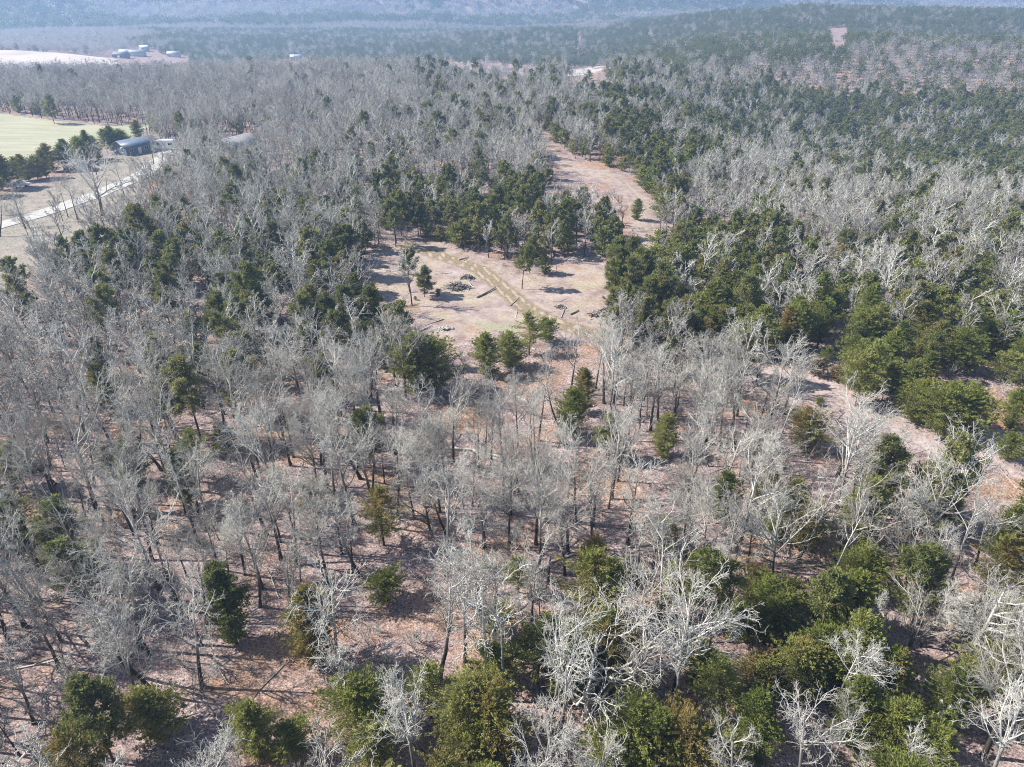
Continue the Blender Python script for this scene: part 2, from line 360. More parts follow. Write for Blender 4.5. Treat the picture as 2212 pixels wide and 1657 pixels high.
def shrub(seed, H, tw=.012):
    r = np.random.default_rng(seed); b = MB(); n = 6
    d = nrm(np.stack([r.normal(0, .45, n), r.normal(0, .45, n), np.ones(n)], -1))
    P = walk(r, np.stack([r.normal(0, .1, n), r.normal(0, .1, n), np.full(n, -.05)], -1), d, H*r.uniform(.7, 1, n), 5, .12, .05)
    R_ = np.repeat(np.linspace(.03, .012, 5)[None], n, 0)
    P2, R2 = kids(r, P, R_, 6, .25, 40, 10, .45, .3, 4, .15, .05, .7, tw); P3, R3 = kids(r, P2, R2, 4, .2, 40, 10, .5, .3, 3, .15, .05, .7, tw*.9)
    b.tube(P, R_, 4); b.tube(P2, R2, 3); b.tube(P3, R3, 3); return b
def puffball(seed, H, rad, n, sz, base=.25, m=.0):
    """far crown: loose cloud of small faces, with a stem"""
    r = np.random.default_rng(seed); b = MB()
    q = nrm(r.normal(size=(n, 3))); rr = r.random(n)**.4
    lob = 1+.25*np.sin(q[:, 0]*5+seed)+.2*np.sin(q[:, 1]*6+seed*2)
    C = q*(rr*lob)[:, None]*np.array([rad, rad, H*(1-base)*.5])+np.array([0, 0, H*(base+(1-base)*.5)])
    V, F = leaves(r, C, nrm(q+np.array([0, 0, .4])), sz*1.5, sz, np.full((n, 1), sz*.4)*np.ones((1, 3)), 1); b.add(V, F)
    return b

# ------------------------------------------------------------------ objects
def tag(o, label=None, cat=None, group=None, kind=None):
    if label: o['label'] = label
    if cat: o['category'] = cat
    if group: o['group'] = group
    if kind: o['kind'] = kind
    return o
def link(name, me, parent=None, loc=None, rot=None):
    o = bpy.data.objects.new(name, me); COL.objects.link(o)
    if parent: o.parent = parent
    if loc is not None: o.location = loc
    if rot is not None: o.rotation_euler = rot
    return o
def empty(name, loc, rz=0, s=1):
    o = bpy.data.objects.new(name, None); COL.objects.link(o); o.location = loc; o.rotation_euler = (0, 0, rz)
    o.scale = (s, s, s) if not isinstance(s, tuple) else s; o.empty_display_size = .5
    return o
def zt(x, y): return float(terrain(np.array([x]), np.array([y]))[0])

# ---- ground
cols = np.concatenate([np.linspace(-62, 62, 460), np.linspace(66, 294, 58)]); rows = np.concatenate([[.01], np.geomspace(7, 7500, 440)])
A_, Rr_ = np.meshgrid(np.radians(cols), rows); X = Rr_*np.sin(A_); Y = Rr_*np.cos(A_); Z = terrain(X, Y)
nr, nc = X.shape; idx = np.arange(nr*nc).reshape(nr, nc); nx = np.roll(idx, -1, 1)
F = np.stack([idx[:-1], nx[:-1], nx[1:], idx[1:]], -1).reshape(-1, 4)[:, ::-1]
gm = mesh_from('ground', np.stack([X, Y, Z], -1).reshape(-1, 3), F, M_ground, True)
fx, fy = X.ravel(), Y.ravel()
def setattr_(name, val):
    a = gm.attributes.new(name, 'FLOAT', 'POINT'); a.data.foreach_set('value', np.asarray(val, np.float32))
def inside(P, w): return np.clip(polydist(fx, fy, P)/w*.5+.5, 0, 1)
near = (np.hypot(fx, fy) < 520)
sand = np.maximum.reduce([inside(CLEAR, 8), inside(LANE, 5), inside(LOTP, 5)])
setattr_('strip', inside(STRIP, 5)*.95); setattr_('sand', sand); setattr_('lawn', np.maximum(inside(YARD, 8), inside(FIELD, 10)))
tr = np.maximum(np.clip(1.15-linedist(fx, fy, TRACK)/3.0, 0, 1), .45*np.clip(1.1-linedist(fx, fy, TRACK2)/3.0, 0, 1))
tr = np.maximum(tr, .5*np.clip(1.1-linedist(fx, fy, TRACK3)/3.0, 0, 1)); setattr_('track', tr*(fy > 20))
def ruts(L): return np.clip(1-np.abs(linedist(fx, fy, L)-.95)/.55, 0, 1)
setattr_('rut', np.maximum.reduce([ruts(TRACK), ruts(TRACK2)*.8, ruts(TRACK3)*.5])*(fy > 20))
mx, my = at(1085, 698); setattr_('moss', .6*np.exp(-(((fx-mx)/8)**2+((fy-my)/4)**2)))
setattr_('pale', np.maximum.reduce([inside(p, 14) for p in SANDS])*(fbm(fx/28, fy/28, 5) > .36))
ground = link('ground', gm); tag(ground, kind='structure')
def sheet(name, P, m, step, off):
    P = np.array(P); x0, y0 = P.min(0); x1, y1 = P.max(0)
    xs = np.arange(x0, x1+step, step); ys = np.arange(y0, y1+step, step); gx, gy = np.meshgrid(xs, ys)
    ins = polydist(gx, gy, [tuple(q) for q in P]) > -(fbm(gx/6, gy/6, 2)*step*1.5); gz = terrain(gx, gy)+off
    k = np.arange(gx.size).reshape(gx.shape); q = np.stack([k[:-1, :-1], k[:-1, 1:], k[1:, 1:], k[1:, :-1]], -1)
    ok = ins[:-1, :-1] & ins[:-1, 1:] & ins[1:, 1:] & ins[1:, :-1]
    me = mesh_from(name, np.stack([gx, gy, gz], -1).reshape(-1, 3), q[ok], m, True); o = link(name, me); tag(o, kind='structure'); return o
sheet('hay_field', FIELD, M_field, 1.6, .12)
sheet('pasture', PAST, M_past, 8, .9)
def ribbon(name, L, w, m, off):
    L = np.array(L); seg = np.linalg.norm(np.diff(L, axis=0), axis=1); s = np.concatenate([[0], np.cumsum(seg)]); t = np.arange(0, s[-1], 1.5)
    q = np.stack([np.interp(t, s, L[:, 0]), np.interp(t, s, L[:, 1])], -1)
    for _ in range(8): q[1:-1] = (q[:-2]+q[2:]+2*q[1:-1])/4
    T = nrm(np.gradient(q, axis=0)); nn = np.stack([-T[:, 1], T[:, 0]], -1); V = []
    for k in np.linspace(-1, 1, 5):
        e = q+nn*(k*w/2)*(1+.16*(fbm(t/5, t*0+k, 9)-.5)[:, None]*(abs(k) == 1)*3); V.append(np.column_stack([e, terrain(e[:, 0], e[:, 1])+off]))
    V = np.stack(V, 1); n = len(q); k = np.arange(n*5).reshape(n, 5); F = np.stack([k[:-1, :-1], k[:-1, 1:], k[1:, 1:], k[1:, :-1]], -1).reshape(-1, 4)
    o = link(name, mesh_from(name, V.reshape(-1, 3), F, m, True)); tag(o, kind='structure'); return o
ribbon('gravel_road', ROAD, 5.6, M_gravel, .10)
sheet('gravel_yard', gp([(338,345),(345,318),(372,308),(398,316),(405,330),(380,345),(352,352)]), M_gravel, .8, .07)

# ------------------------------------------------------------------ tree kinds
# (name, words, builder result)
BARE = []
def addbare(words, **kw): BARE.append((words, oak(**kw), kw['H']))
addbare('tall slender leafless', seed=1, H=13.5, spread=0.81, limbs=11, fork=0.51, gnarl=0.14, spr_ang=34)
addbare('leafless round-crowned', seed=2, H=12, spread=1.03, limbs=11, fork=0.49, gnarl=0.18)
addbare('leafless vase-shaped', seed=3, H=13, spread=0.90, limbs=9, fork=0.43, gnarl=0.13, spr_ang=32)
addbare('crooked leafless', seed=4, H=11, spread=0.90, limbs=9, fork=0.45, gnarl=0.26, lean=.12)
addbare('thin-stemmed leafless', seed=5, H=11, spread=0.77, limbs=9, fork=0.57, gnarl=0.15, r0=.11, k3=4, k4=4)
addbare('broad-crowned leafless', seed=6, H=14, spread=1.03, limbs=11, fork=0.45, gnarl=0.18, r0=.23, spr_ang=48)
addbare('leaning leafless', seed=8, H=12.5, spread=0.72, limbs=9, fork=0.49, gnarl=0.17, lean=.13)
addbare('small open-crowned leafless', seed=9, H=9, spread=0.77, limbs=8, fork=0.41, gnarl=0.20, r0=.11, k3=4)
addbare('young whip-thin leafless', seed=10, H=8.5, spread=0.45, limbs=8, fork=0.44, gnarl=0.13, r0=.07, k3=4, k4=3)
addbare('tall wide-armed leafless', seed=11, H=13.5, spread=1.12, limbs=12, fork=0.37, gnarl=0.16, r0=.2, spr_ang=40, k2=7)
addbare('dense twiggy leafless', seed=12, H=11.5, spread=0.95, limbs=13, fork=0.39, gnarl=0.20, r0=.15, k2=7, k3=6)
addbare('low forking leafless', seed=13, H=10.5, spread=1.17, limbs=8, fork=0.19, gnarl=0.22, r0=.17, spr_ang=36, k2=8)
addbare('high-crowned leafless', seed=14, H=14.5, spread=0.68, limbs=8, fork=0.64, gnarl=0.13, r0=.15, spr_ang=38)
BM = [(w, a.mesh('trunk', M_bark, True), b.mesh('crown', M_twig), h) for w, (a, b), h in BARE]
CED = []
for w, kw in (('dense conical cedar', dict(seed=21, H=7.5, rad=2.0)), ('wide bushy cedar', dict(seed=22, H=6.5, rad=2.5, tip=.6)),
              ('narrow upright cedar', dict(seed=23, H=8.5, rad=1.6)), ('low rounded cedar', dict(seed=24, H=4.5, rad=1.9, tip=.55, boughs=110)),
              ('ragged loose cedar', dict(seed=25, H=8, rad=2.2, base=.2, boughs=120))):
    a, b = cedar(**kw); CED.append((w, a.mesh('trunk', M_pbark), b.mesh('crown', M_cedar), kw['H']))
PIN = []
for w, kw in (('tall round-topped pine', dict(seed=31, H=10, rad=2.4, base=.42)), ('slim high-crowned pine', dict(seed=32, H=10.5, rad=2.1, base=.5, br=28)),
              ('full-crowned pine', dict(seed=33, H=8.8, rad=2.5, base=.28, br=44)), ('young pointed pine', dict(seed=34, H=6.8, rad=1.9, base=.22, br=38)),
              ('sparse flat-topped pine', dict(seed=35, H=9.5, rad=2.5, base=.45, br=24))):
    a, b = pine(**kw); PIN.append((w, a.mesh('trunk', M_pbark), b.mesh('crown', M_pine), kw['H']))

# ---- where the kinds grow (decided on the picture position of the crown's middle)
ZR1 = [(1310,490),(1420,480),(1600,500),(1760,540),(1850,770),(1830,780),(1700,765),(1500,745),(1320,690)]
ZR2 = [(1760,540),(2300,600),(2300,900),(2000,885),(1850,780)]
ZC = [(830,400),(960,375),(1200,380),(1340,400),(1345,540),(1200,560),(1000,520),(850,540)]
ZL = [(160,530),(330,450),(560,330),(850,330),(890,560),(870,745),(700,745),(450,705),(180,650)]
ZB = [(1000,1180),(1300,1130),(1500,1040),(2400,1020),(2600,2200),(500,2200),(690,1560),(760,1450),(1000,1320)]
ZW = [(1450,350),(1700,335),(1900,400),(1850,480),(1750,500),(1500,460)]
def pcon(x, y, z):
    u, v = proj(x, y, z+5); n = fbm(x/17, y/17, 41); n2 = fbm(x/60, y/60, 43)
    p = np.full(u.shape, .03)
    p = np.where((v > 600) & (v < 800) & (u < 1000), .10, p)
    p = np.where((v < 600), .16, p); p = np.where((v < 330) & (u < 900), .05, p)
    p = np.where((v < 330) & (u >= 900) & (u < 1350), .3, p)
    p = np.where((v < 620) & (u > 1350), .52+.9*(n2-.42), p)
    p = np.where((v < 345) & (v > 190) & (u > 1300), .70, p); p = np.where((v < 190) & (v > 135) & (u > 1100), .48, p)
    p = np.where((v <= 128) & (u > 1350), .8, p); p = np.where((v <= 128) & (u > 1850) & (v > 95), .25, p)
    p = np.where(inpoly(u, v, ZW), .22, p)
    un = u+(fbm(x/45, y/45, 61)-.5)*160
    p = np.where((v < 150) & (v > 62) & (un > 300) & (u < 1760) & (np.hypot(x, y) > 600), .9, p)
    p = np.where(inpoly(u, v, ZL), .34, p); p = np.where(inpoly(u, v, ZC), .54, p)
    p = np.where(inpoly(u, v, ZR1), .62, p); p = np.where(inpoly(u, v, ZR2), .66, p)
    p = np.where(inpoly(u, v, ZB), .24, p)
    return np.clip(p*(.62+.85*sst(.30, .62, n)), 0, .97)
def onter(u, v):      # march the sight line down to the terrain
    a = (u-1106)/FPX; b = -(v-828.5)/FPX; dy = cp+b*sp; dz = -sp+b*cp
    for t in np.arange(250, 2600, 4.0):
        if CAM_H+dz*t < float(terrain(np.array([a*t]), np.array([dy*t]))[0])+1: break
    return a*t, dy*t
FARMUV = [(289,119),(262,123),(273,117),(311,108),(376,121),(640,128)]
FARMXY = [onter(*q) for q in FARMUV]
def blocked(x, y, m=1.0):
    b = np.zeros(x.shape, bool)
    for P, e in ((CLEAR, 0), (LANE2, 0), (STRIP, 0), (FIELD, 2), (YARD, 0), (LOTP, 0), (PAST, 5)): b |= polydist(x, y, P) > -e*m
    b |= linedist(x, y, ROAD) < 4.5
    b |= (linedist(x, y, TRACK) < 2.6) | (linedist(x, y, TRACK2) < 2.2)
    b |= polydist(x, y, ROWGAP) > 0
    for P, hh in ((LANE2, 8), (LANE2, 5), (LANE2, 2.5), (CLEAR, 8), (CLEAR, 4), (STRIP, 3.5), (YARD, 3.5), (FIELD, 7), (FIELD, 4)):      # keep the sight of the open ground clear
        k_ = CAM_H/(CAM_H-hh); b |= (polydist(x*k_, y*k_, P) > (1.0 if P is not STRIP else 3.0)) & (vnoise(x*3.1, y*3.1, 8) < .93)
    for hh in (3.5, 8): k_ = CAM_H/(CAM_H-hh); b |= (linedist(x*k_, y*k_, ROAD) < 4.2) & (x*k_ < -112) & (vnoise(x*2.7, y*2.7, 18) < .85)
    zz = terrain(x, y)
    for P in SANDS:
        for hh in (4, 8, 11): k_ = (CAM_H+13)/np.maximum(CAM_H-zz-hh, 8); b |= (polydist(x*k_, y*k_, P) > 1) & (vnoise(x*2.1, y*2.1, 28) < .86) & (y > 250)
    for qx, qy in FARMXY: b |= (np.hypot(x-qx, y-qy) < 20) | ((np.abs(x-qx*y/qy) < 15) & (y > qy-150) & (y < qy) & (np.hypot(x, y) > 430))
    u, v = proj(x, y, 3.)                       # roof and yard of the house in the trees
    b |= (u > 474) & (u < 556) & (v > 285) & (v < 346) & (vnoise(x*1.9, y*1.9, 38) < .8)
    for P in SANDS: b |= (polydist(x, y, P) > 0) & (fbm(x/28, y/28, 5) > .40)
    hx, hy = at(1250, 75, -8); b |= (np.abs(x-hx*y/hy) < 2.6) & (y > 720) & (y < 1080)
    return b
def cells(d0, d1, s, k=.9, extra=35):
    R1 = d1; xs = np.arange(-R1, R1, s); ys = np.arange(12, R1, s); gx, gy = np.meshgrid(xs, ys)
    gx = gx.ravel()+rng.uniform(-.46, .46, gx.size)*s; gy = gy.ravel()+rng.uniform(-.46, .46, gy.size)*s
    d = np.hypot(gx, gy); ok = (d >= d0) & (d < d1) & (np.abs(gx) < k*gy+extra); return gx[ok], gy[ok]

PEND = []
MARKS = [('the sprawling white oak',1268,1480),('the grey pole trunk',1184,1220),('the pale fallen logs',1070,990),('the broken white dead trunk',2015,1510),
 ('the bottom left corner',60,1600),('the bottom edge left of the middle',560,1640),('the bottom edge right of the middle',1500,1640),('the bottom right corner',2160,1620),
 ('the largest brush pile',987,612),('the grassy bush on the pink strip',1772,868),('the left end of the dirt track',880,530),('the upper sandy lane',1370,450),
 ('the blue-roofed house',300,315),('the camper trailer',360,318),('the big roadside oak',225,400),('the hay field end',320,270),('the left edge halfway down',20,830),
 ('the right edge halfway down',2190,830),('the wooden post',291,404),('the red box',546,396),('the grey-roofed house',512,310),('the right end of the pink strip',2180,960),
 ('the pale twisted oak',1040,1380),('the brown-topped cedar pair',920,770),('the top end of the sandy lane',1190,300),('the right edge upper part',2190,500),
 ('the left edge below the road',30,620),('the grey fallen trunk at lower left',370,1510),('the right edge below the strip',2190,1200),('the left edge lower part',20,1200),
 ('the lone small pine by the track',914,597),('the open leaf litter of the foreground',800,1150),('the leafless grove centre left',450,870),('the dark cedar mass at lower right',1858,1390),
 ('the russet bushes by the strip',1780,780),('the debris at the clearing edge',1290,665),('the pine grove above the clearing',1050,440),('the middle of the foreground',1110,1150)]
ORD = ['nearest','second nearest','third nearest','fourth nearest','fifth nearest','sixth nearest','seventh nearest','eighth nearest','ninth nearest','tenth nearest','eleventh nearest','twelfth nearest']
def finish_labels():
    cnt = {}; P = []
    for o, w, u, v in PEND:
        dd = [(math.hypot(u-a, v-b), nm, a, b) for nm, a, b in MARKS]; d, nm, a, b = min(dd)
        dx, dy = u-a, v-b
        side = ('right of' if dx > 0 else 'left of') if abs(dx) > abs(dy) else ('in front of' if dy > 0 else 'behind')
        P.append((d, o, w, nm, side))
    for d, o, w, nm, side in sorted(P, key=lambda q: q[0]):
        k = (w, nm, side); i = cnt.get(k, 0); cnt[k] = i+1
        o['label'] = '%s, %s %s %s' % (w, ORD[min(i, 11)], side, nm)
POSN = []
def place(kind, var, x, y, s=None, rz=None, label=None, name=None, tilt=None):
    L = {'oak': BM, 'cedar': CED, 'pine': PIN}[kind]; w, tm, cm, H = L[var]
    s = s or (random.uniform(.68, 1.04) if kind == 'oak' else random.uniform(.74, 1.15))
    nm = name or {'oak': 'oak_tree', 'cedar': 'cedar_tree', 'pine': 'pine_tree'}[kind]
    z = zt(x, y); o = empty(nm, (x, y, z), rz if rz is not None else random.uniform(0, 6.28), s)
    o.rotation_euler.x = random.gauss(0, .03) if tilt is None else tilt[0]; o.rotation_euler.y = random.gauss(0, .03) if tilt is None else tilt[1]
    link('trunk', tm, o); link('crown', cm, o)
    u, v = proj(x, y, z+H*s*.6)
    if not label: label = 'tree'; PEND.append((o, w+(' oak' if kind == 'oak' else ''), float(u), float(v)))
    tag(o, label, 'tree', {'oak': 'leafless oaks of the nearer wood', 'cedar': 'cedars of the nearer wood', 'pine': 'pines of the nearer wood'}[kind])
    POSN.append((x, y, kind)); return o
def tree_at(kind, var, u, v, s=1, label=None):
    """crown middle seen at u,v"""
    H = {'oak': BM, 'cedar': CED, 'pine': PIN}[kind][var][3]*s; x, y = at(u, v, H*.58); return place(kind, var, x, y, s, label=label)

# named evergreens, crown middle in the photo
E = [('cedar',0,1858,1385,1.25),('cedar',1,1790,1400,1.1),('cedar',0,1861,1291,1.05),('cedar',3,1708,1282,1.1),('cedar',1,1858,1221,1.0),('cedar',0,1941,1438,.95),
 ('cedar',1,1720,1430,1.0),('cedar',1,1941,1554,1.0),('cedar',3,2011,1610,1.2),('cedar',1,1490,1610,1.1),('cedar',0,2052,1480,1.0),('cedar',1,787,1504,1.1),('cedar',3,804,1590,1.2),
 ('cedar',1,1000,1522,1.15),('cedar',1,1067,1560,1.1),('cedar',3,1010,1620,1.1),('cedar',1,1370,1575,1.1),('cedar',3,1310,1615,1.3),('cedar',0,1440,1590,1.0),('cedar',4,925,1480,.9),
 ('pine',2,120,1140,1.0),('pine',2,165,1222,.95),('pine',3,15,1140,1.0),('cedar',2,491,1315,.95),('pine',0,500,1290,.8),('pine',2,206,1560,.9),('cedar',1,333,1530,.9),('cedar',0,550,1565,.9),
 ('cedar',3,622,1590,.9),('cedar',4,150,1620,1.0),('pine',3,33,1000,.9),('cedar',2,233,992,.6),('pine',3,476,945,.7),('pine',2,466,679,.9),('pine',2,360,635,.95),('pine',0,366,600,.9),
 ('pine',2,533,632,.9),('pine',3,573,662,.9),('pine',2,716,679,1.05),('pine',2,804,660,1.05),('pine',2,757,662,1.0),('pine',3,193,579,.8),('cedar',0,905,770,1.3),('cedar',1,935,765,1.35),
 ('cedar',0,1057,752,.95),('cedar',1,1107,745,.9),('cedar',4,1144,705,.9),('cedar',3,1180,699,1.0),('cedar',0,1233,872,.95),('cedar',2,1262,828,.85),('cedar',0,1437,930,.9),('pine',3,914,597,.85),
 ('pine',1,880,570,.8),('cedar',1,1758,910,1.05),('cedar',0,1575,1058,1.0),('cedar',4,1875,780,1.25),('cedar',1,1991,848,1.0),('cedar',1,2070,865,1.2),('cedar',1,2115,872,1.1),('cedar',0,1641,690,1.2),
 ('cedar',2,1725,669,1.1),('cedar',3,2091,645,1.0),('cedar',1,2091,735,1.1),('cedar',3,2190,775,1.1),('cedar',3,2190,955,1.0),('cedar',0,1725,1085,1.0),('cedar',3,1475,690,.9),
 ('pine',2,1340,545,1.1),('pine',0,1330,600,1.0),('pine',1,1390,640,.95),('pine',2,1360,660,.95),('pine',2,1440,560,1.0),('pine',0,1128,560,.85),('pine',1,1145,535,.7),('pine',2,725,530,1.1),
 ('pine',0,850,470,1.0),('pine',2,905,425,1.05),('pine',2,1010,450,1.1),('pine',2,1070,430,1.1),('pine',0,1130,440,1.1),('pine',2,490,380,1.1),('pine',0,510,395,1.0),('pine',2,370,480,1.1),
 ('pine',0,345,470,1.0),('cedar',1,640,230,1.3),('pine',2,878,255,1.15),('pine',2,1215,225,1.1),('cedar',4,1195,1365,.9),('cedar',3,833,1260,1.0),('cedar',3,1080,1330,.9),('cedar',1,1284,1205,.8),
 ('cedar',2,1330,1260,.9),('cedar',4,1120,1230,.7),('cedar',3,1600,1330,1.0),('cedar',4,1560,1480,1.0),('cedar',0,1640,1560,1.0),('cedar',1,2150,1340,1.0),('cedar',4,2160,1210,1.0),('cedar',1,1750,1120,1.0),
 ('cedar',3,1440,1150,.9),('cedar',4,1500,1240,.9),('pine',3,120,590,.9),('pine',2,240,590,.95),('pine',2,600,520,1.0),('pine',0,760,380,.9),('pine',0,845,370,1.0),('cedar',4,1790,760,.6)]
for k, v, a, b, s in E: tree_at(k, v, a, b, s*(.88 if k == 'cedar' and b > 900 else 1))
# lone yard oaks along the gravel road (foot of the trunk in the photo)
YO = [
      (0,171,483,.85,'slim leafless oak on the lawn just left of the big roadside oak'),(4,150,478,.95,'slim leafless oak, second left of the big roadside oak'),
      (8,139,485,1.0,'thinnest leafless tree of the three left of the big roadside oak'),(6,58,502,.92,'leaning leafless oak standing at the edge of the gravel road'),
      (4,78,552,1.0,'slender leafless tree on the lawn, left one of a close pair'),(8,90,556,1.2,'slender leafless tree on the lawn, right one of a close pair'),
      (4,271,429,.95,'slim leafless tree on the lawn right of the big roadside oak'),(4,290,419,.85,'slim leafless tree near the wooden post by the road'),
      (10,333,356,.9,'twiggy leafless tree standing before the right half of the blue-roofed house'),(2,352,350,.85,'leafless tree screening the camper trailer'),(8,308,410,1.1,'small leafless tree beyond the wooden post by the road'),(6,2,521,.9,'leafless oak cut by the left edge below the gravel road'),
      (2,212,392,.8,'leafless oak standing in front of the pale-roofed shed'),(5,-40,470,.8,'leafless oak on the lawn just outside the left edge')]
for var, u, v, s, lb in YO:
    x, y = at(u, v, 0); place('oak', var, x, y, s, label=lb, tilt=(0, -.10 if var == 6 else random.gauss(0, .03)))
# row of cedars between field and yard
for i in range(17):
    t = i/16; u = -30+300*t; v = 432-112*t+4*math.sin(i*2.1); x, y = at(u, v, 0)
    place('cedar', (0, 1, 2, 0, 4)[i % 5], x, y, random.uniform(.95, 1.25), label='dark cedar, %s to the %s of the row beside the hay field' % (ORD[i] if i < 9 else ORD[16-i], 'left end' if i < 9 else 'blue-roofed house end'), name='cedar_tree')
x, y = at(118, 268, 0); place('pine', 2, x, y, 1.2, label='lone dark evergreen standing at the far edge of the hay field')
x, y = at(345, 288, 0); place('cedar', 1, x, y, 1.15, label='dark cedar standing just behind the right end of the blue house')
x, y = at(302, 300, 0); place('cedar', 0, x, y, .95, label='pointed cedar right behind the ridge of the blue house')
x, y = at(1851, 868, 0); place('cedar', 4, x, y, 1.1, label='ragged evergreen at the corner of the pink grassy strip')
x, y = at(1374, 465, 0); place('cedar', 0, x, y, .7, label='small lone pine standing on the upper sandy lane')

# ---- the wood at large
def make_band(d0, d1, s):
    x, y = cells(d0, d1, s); z = terrain(x, y); b = blocked(x, y); x, y, z = x[~b], y[~b], z[~b]
    pc = pcon(x, y, z); con = rng.random(len(x)) < pc
    dens = .72+.6*sst(.3, .62, fbm(x/22, y/22, 77)); u, v = proj(x, y, z+5)
    dens = np.where(con, 1.3, dens); dens = np.where((v > 800) & ~con & (u < 1350), dens*(.97-.24*sst(850, 1100, v)*sst(150, 350, u)), dens)
    dens = np.where(inpoly(u, v, ZC) & ~con, dens*.55, dens)
    keep = rng.random(len(x)) < dens
    return x[keep], y[keep], z[keep], con[keep]
HERO = []
for k, vv, a, b_, s_ in E:
    if b_ < 692 or a < 300: continue
    L = {'cedar': CED, 'pine': PIN}[k][vv]; ex, ey = at(a, b_, L[3]*s_*.58); HERO.append((a, b_, 1528*(2.1*s_+1.3)/math.hypot(ex, ey, 40), ey))
def far_from(x, y, m):
    ok = np.ones(len(x), bool)
    for hh in (5, 8, 10.5):
        u, v = proj(x, y, terrain(x, y)+hh)
        for a, b_, rad, ey in HERO: ok &= ~((np.hypot(u-a, v-b_) < rad) & (y < ey-1) & ~inpoly(u, v, ZB))
    for px, py, k in POSN: ok &= np.hypot(x-px, y-py) > (m if k != 'oak' else m*.8)
    return ok
x1, y1, z1, c1 = make_band(14, 112, 3.1); ok = far_from(x1, y1, 2.1); x1, y1, z1, c1 = x1[ok], y1[ok], z1[ok], c1[ok]
x2, y2, z2, c2 = make_band(112, 470, 3.3); ok = far_from(x2, y2, 2.0); x2, y2, z2, c2 = x2[ok], y2[ok], z2[ok], c2[ok]
XA = np.concatenate([x1, x2]); YA = np.concatenate([y1, y2]); ZA = np.concatenate([z1, z2]); CA = np.concatenate([c1, c2])
ua, va = proj(XA, YA, ZA+5); vis = (ua > -40) & (ua < 2252) & (va < 1720)
order = np.argsort(np.where(vis, np.hypot(XA, YA), 1e6)); single = np.zeros(len(XA), bool)
nb = ne = 0; NB = 300-sum(1 for q in POSN if q[2] == 'oak')-2; NE = 300-sum(1 for q in POSN if q[2] != 'oak')
for i in order:
    if not vis[i]: break
    x, y = float(XA[i]), float(YA[i]); d = math.hypot(x, y)
    if CA[i]:
        if ne < NE:
            single[i] = True; ne += 1
            mid = float(ua[i]); ce = random.random() < (.85 if (va[i] > 950 or mid > 1500) else .25)
            place('cedar' if ce else 'pine', random.randrange(5), x, y)
    elif nb < NB:
        single[i] = True; nb += 1; place('oak', random.choice([0, 1, 2, 2, 3, 4, 5, 6, 7, 8, 9, 9, 10, 10, 11, 12]), x, y)
    if nb >= NB and ne >= NE: break

finish_labels()
# ---- stuff: instanced woods
def proto(cname, meshes):
    c = bpy.data.collections.new(cname)
    for i, me in enumerate(meshes): c.objects.link(bpy.data.objects.new('%s_%02d' % (cname, i), me))
    return c
def scatter(name, coll, nv, x, y, z, smin, smax, label, cat, seed=1, idx=None, tilt=.04, mult=None):
    r = np.random.default_rng(seed); n = len(x); me = bpy.data.meshes.new(name); me.vertices.add(n)
    me.vertices.foreach_set('co', np.stack([x, y, z], -1).astype(np.float32).ravel())
    a = me.attributes.new('idx', 'INT', 'POINT'); a.data.foreach_set('value', (r.integers(0, nv, n) if idx is None else idx).astype(np.int32))
    a = me.attributes.new('rot', 'FLOAT_VECTOR', 'POINT'); a.data.foreach_set('vector', np.stack([r.normal(0, tilt, n), r.normal(0, tilt, n), r.random(n)*6.28], -1).astype(np.float32).ravel())
    s = r.uniform(smin, smax, n)*(1 if mult is None else mult); a = me.attributes.new('scl', 'FLOAT_VECTOR', 'POINT'); a.data.foreach_set('vector', np.stack([s, s, s*r.uniform(.85, 1.15, n)], -1).astype(np.float32).ravel())
    ng = bpy.data.node_groups.new(name, 'GeometryNodeTree'); ng.interface.new_socket('Geometry', in_out='INPUT', socket_type='NodeSocketGeometry'); ng.interface.new_socket('Geometry', in_out='OUTPUT', socket_type='NodeSocketGeometry')
    ni = ng.nodes.new('NodeGroupInput'); no = ng.nodes.new('NodeGroupOutput'); ip = ng.nodes.new('GeometryNodeInstanceOnPoints'); ci = ng.nodes.new('GeometryNodeCollectionInfo')
    ci.inputs['Collection'].default_value = coll; ci.inputs['Separate Children'].default_value = True; ci.inputs['Reset Children'].default_value = True
    def na(nm, ty): q = ng.nodes.new('GeometryNodeInputNamedAttribute'); q.data_type = ty; q.inputs['Name'].default_value = nm; return q.outputs['Attribute']
    er = ng.nodes.new('FunctionNodeEulerToRotation'); ip.inputs['Pick Instance'].default_value = True; l = ng.links.new
    l(ni.outputs[0], ip.inputs['Points']); l(ci.outputs[0], ip.inputs['Instance']); l(na('idx', 'INT'), ip.inputs['Instance Index'])
    l(na('rot', 'FLOAT_VECTOR'), er.inputs[0]); l(er.outputs[0], ip.inputs['Rotation']); l(na('scl', 'FLOAT_VECTOR'), ip.inputs['Scale']); l(ip.outputs[0], no.inputs[0])
    o = link(name, me); m = o.modifiers.new('instances', 'NODES'); m.node_group = ng; tag(o, label, cat, kind='stuff'); return o
def joined(a, b, ma, mb):
    na_ = a.n; V = np.concatenate(a.V+b.V); F = np.concatenate(a.F+[f+na_ for f in b.F]); me = mesh_from('tree', V, F, ma); me.materials.append(mb)
    nf = sum(len(f) for f in a.F); mi = np.zeros(len(F), np.int32); mi[nf:] = 1; me.polygons.foreach_set('material_index', mi); return me
MIDB = [joined(*oak(seed=50+i, H=h, spread=sp_, limbs=8, fork=.38, gnarl=.17, k2=5, k3=5, k4=2, tw=.023, r0=.15), M_bark, M_twig) for i, (h, sp_) in enumerate(((12.5, .8), (11, 1), (13, .95), (10, .9), (11.5, .7)))]
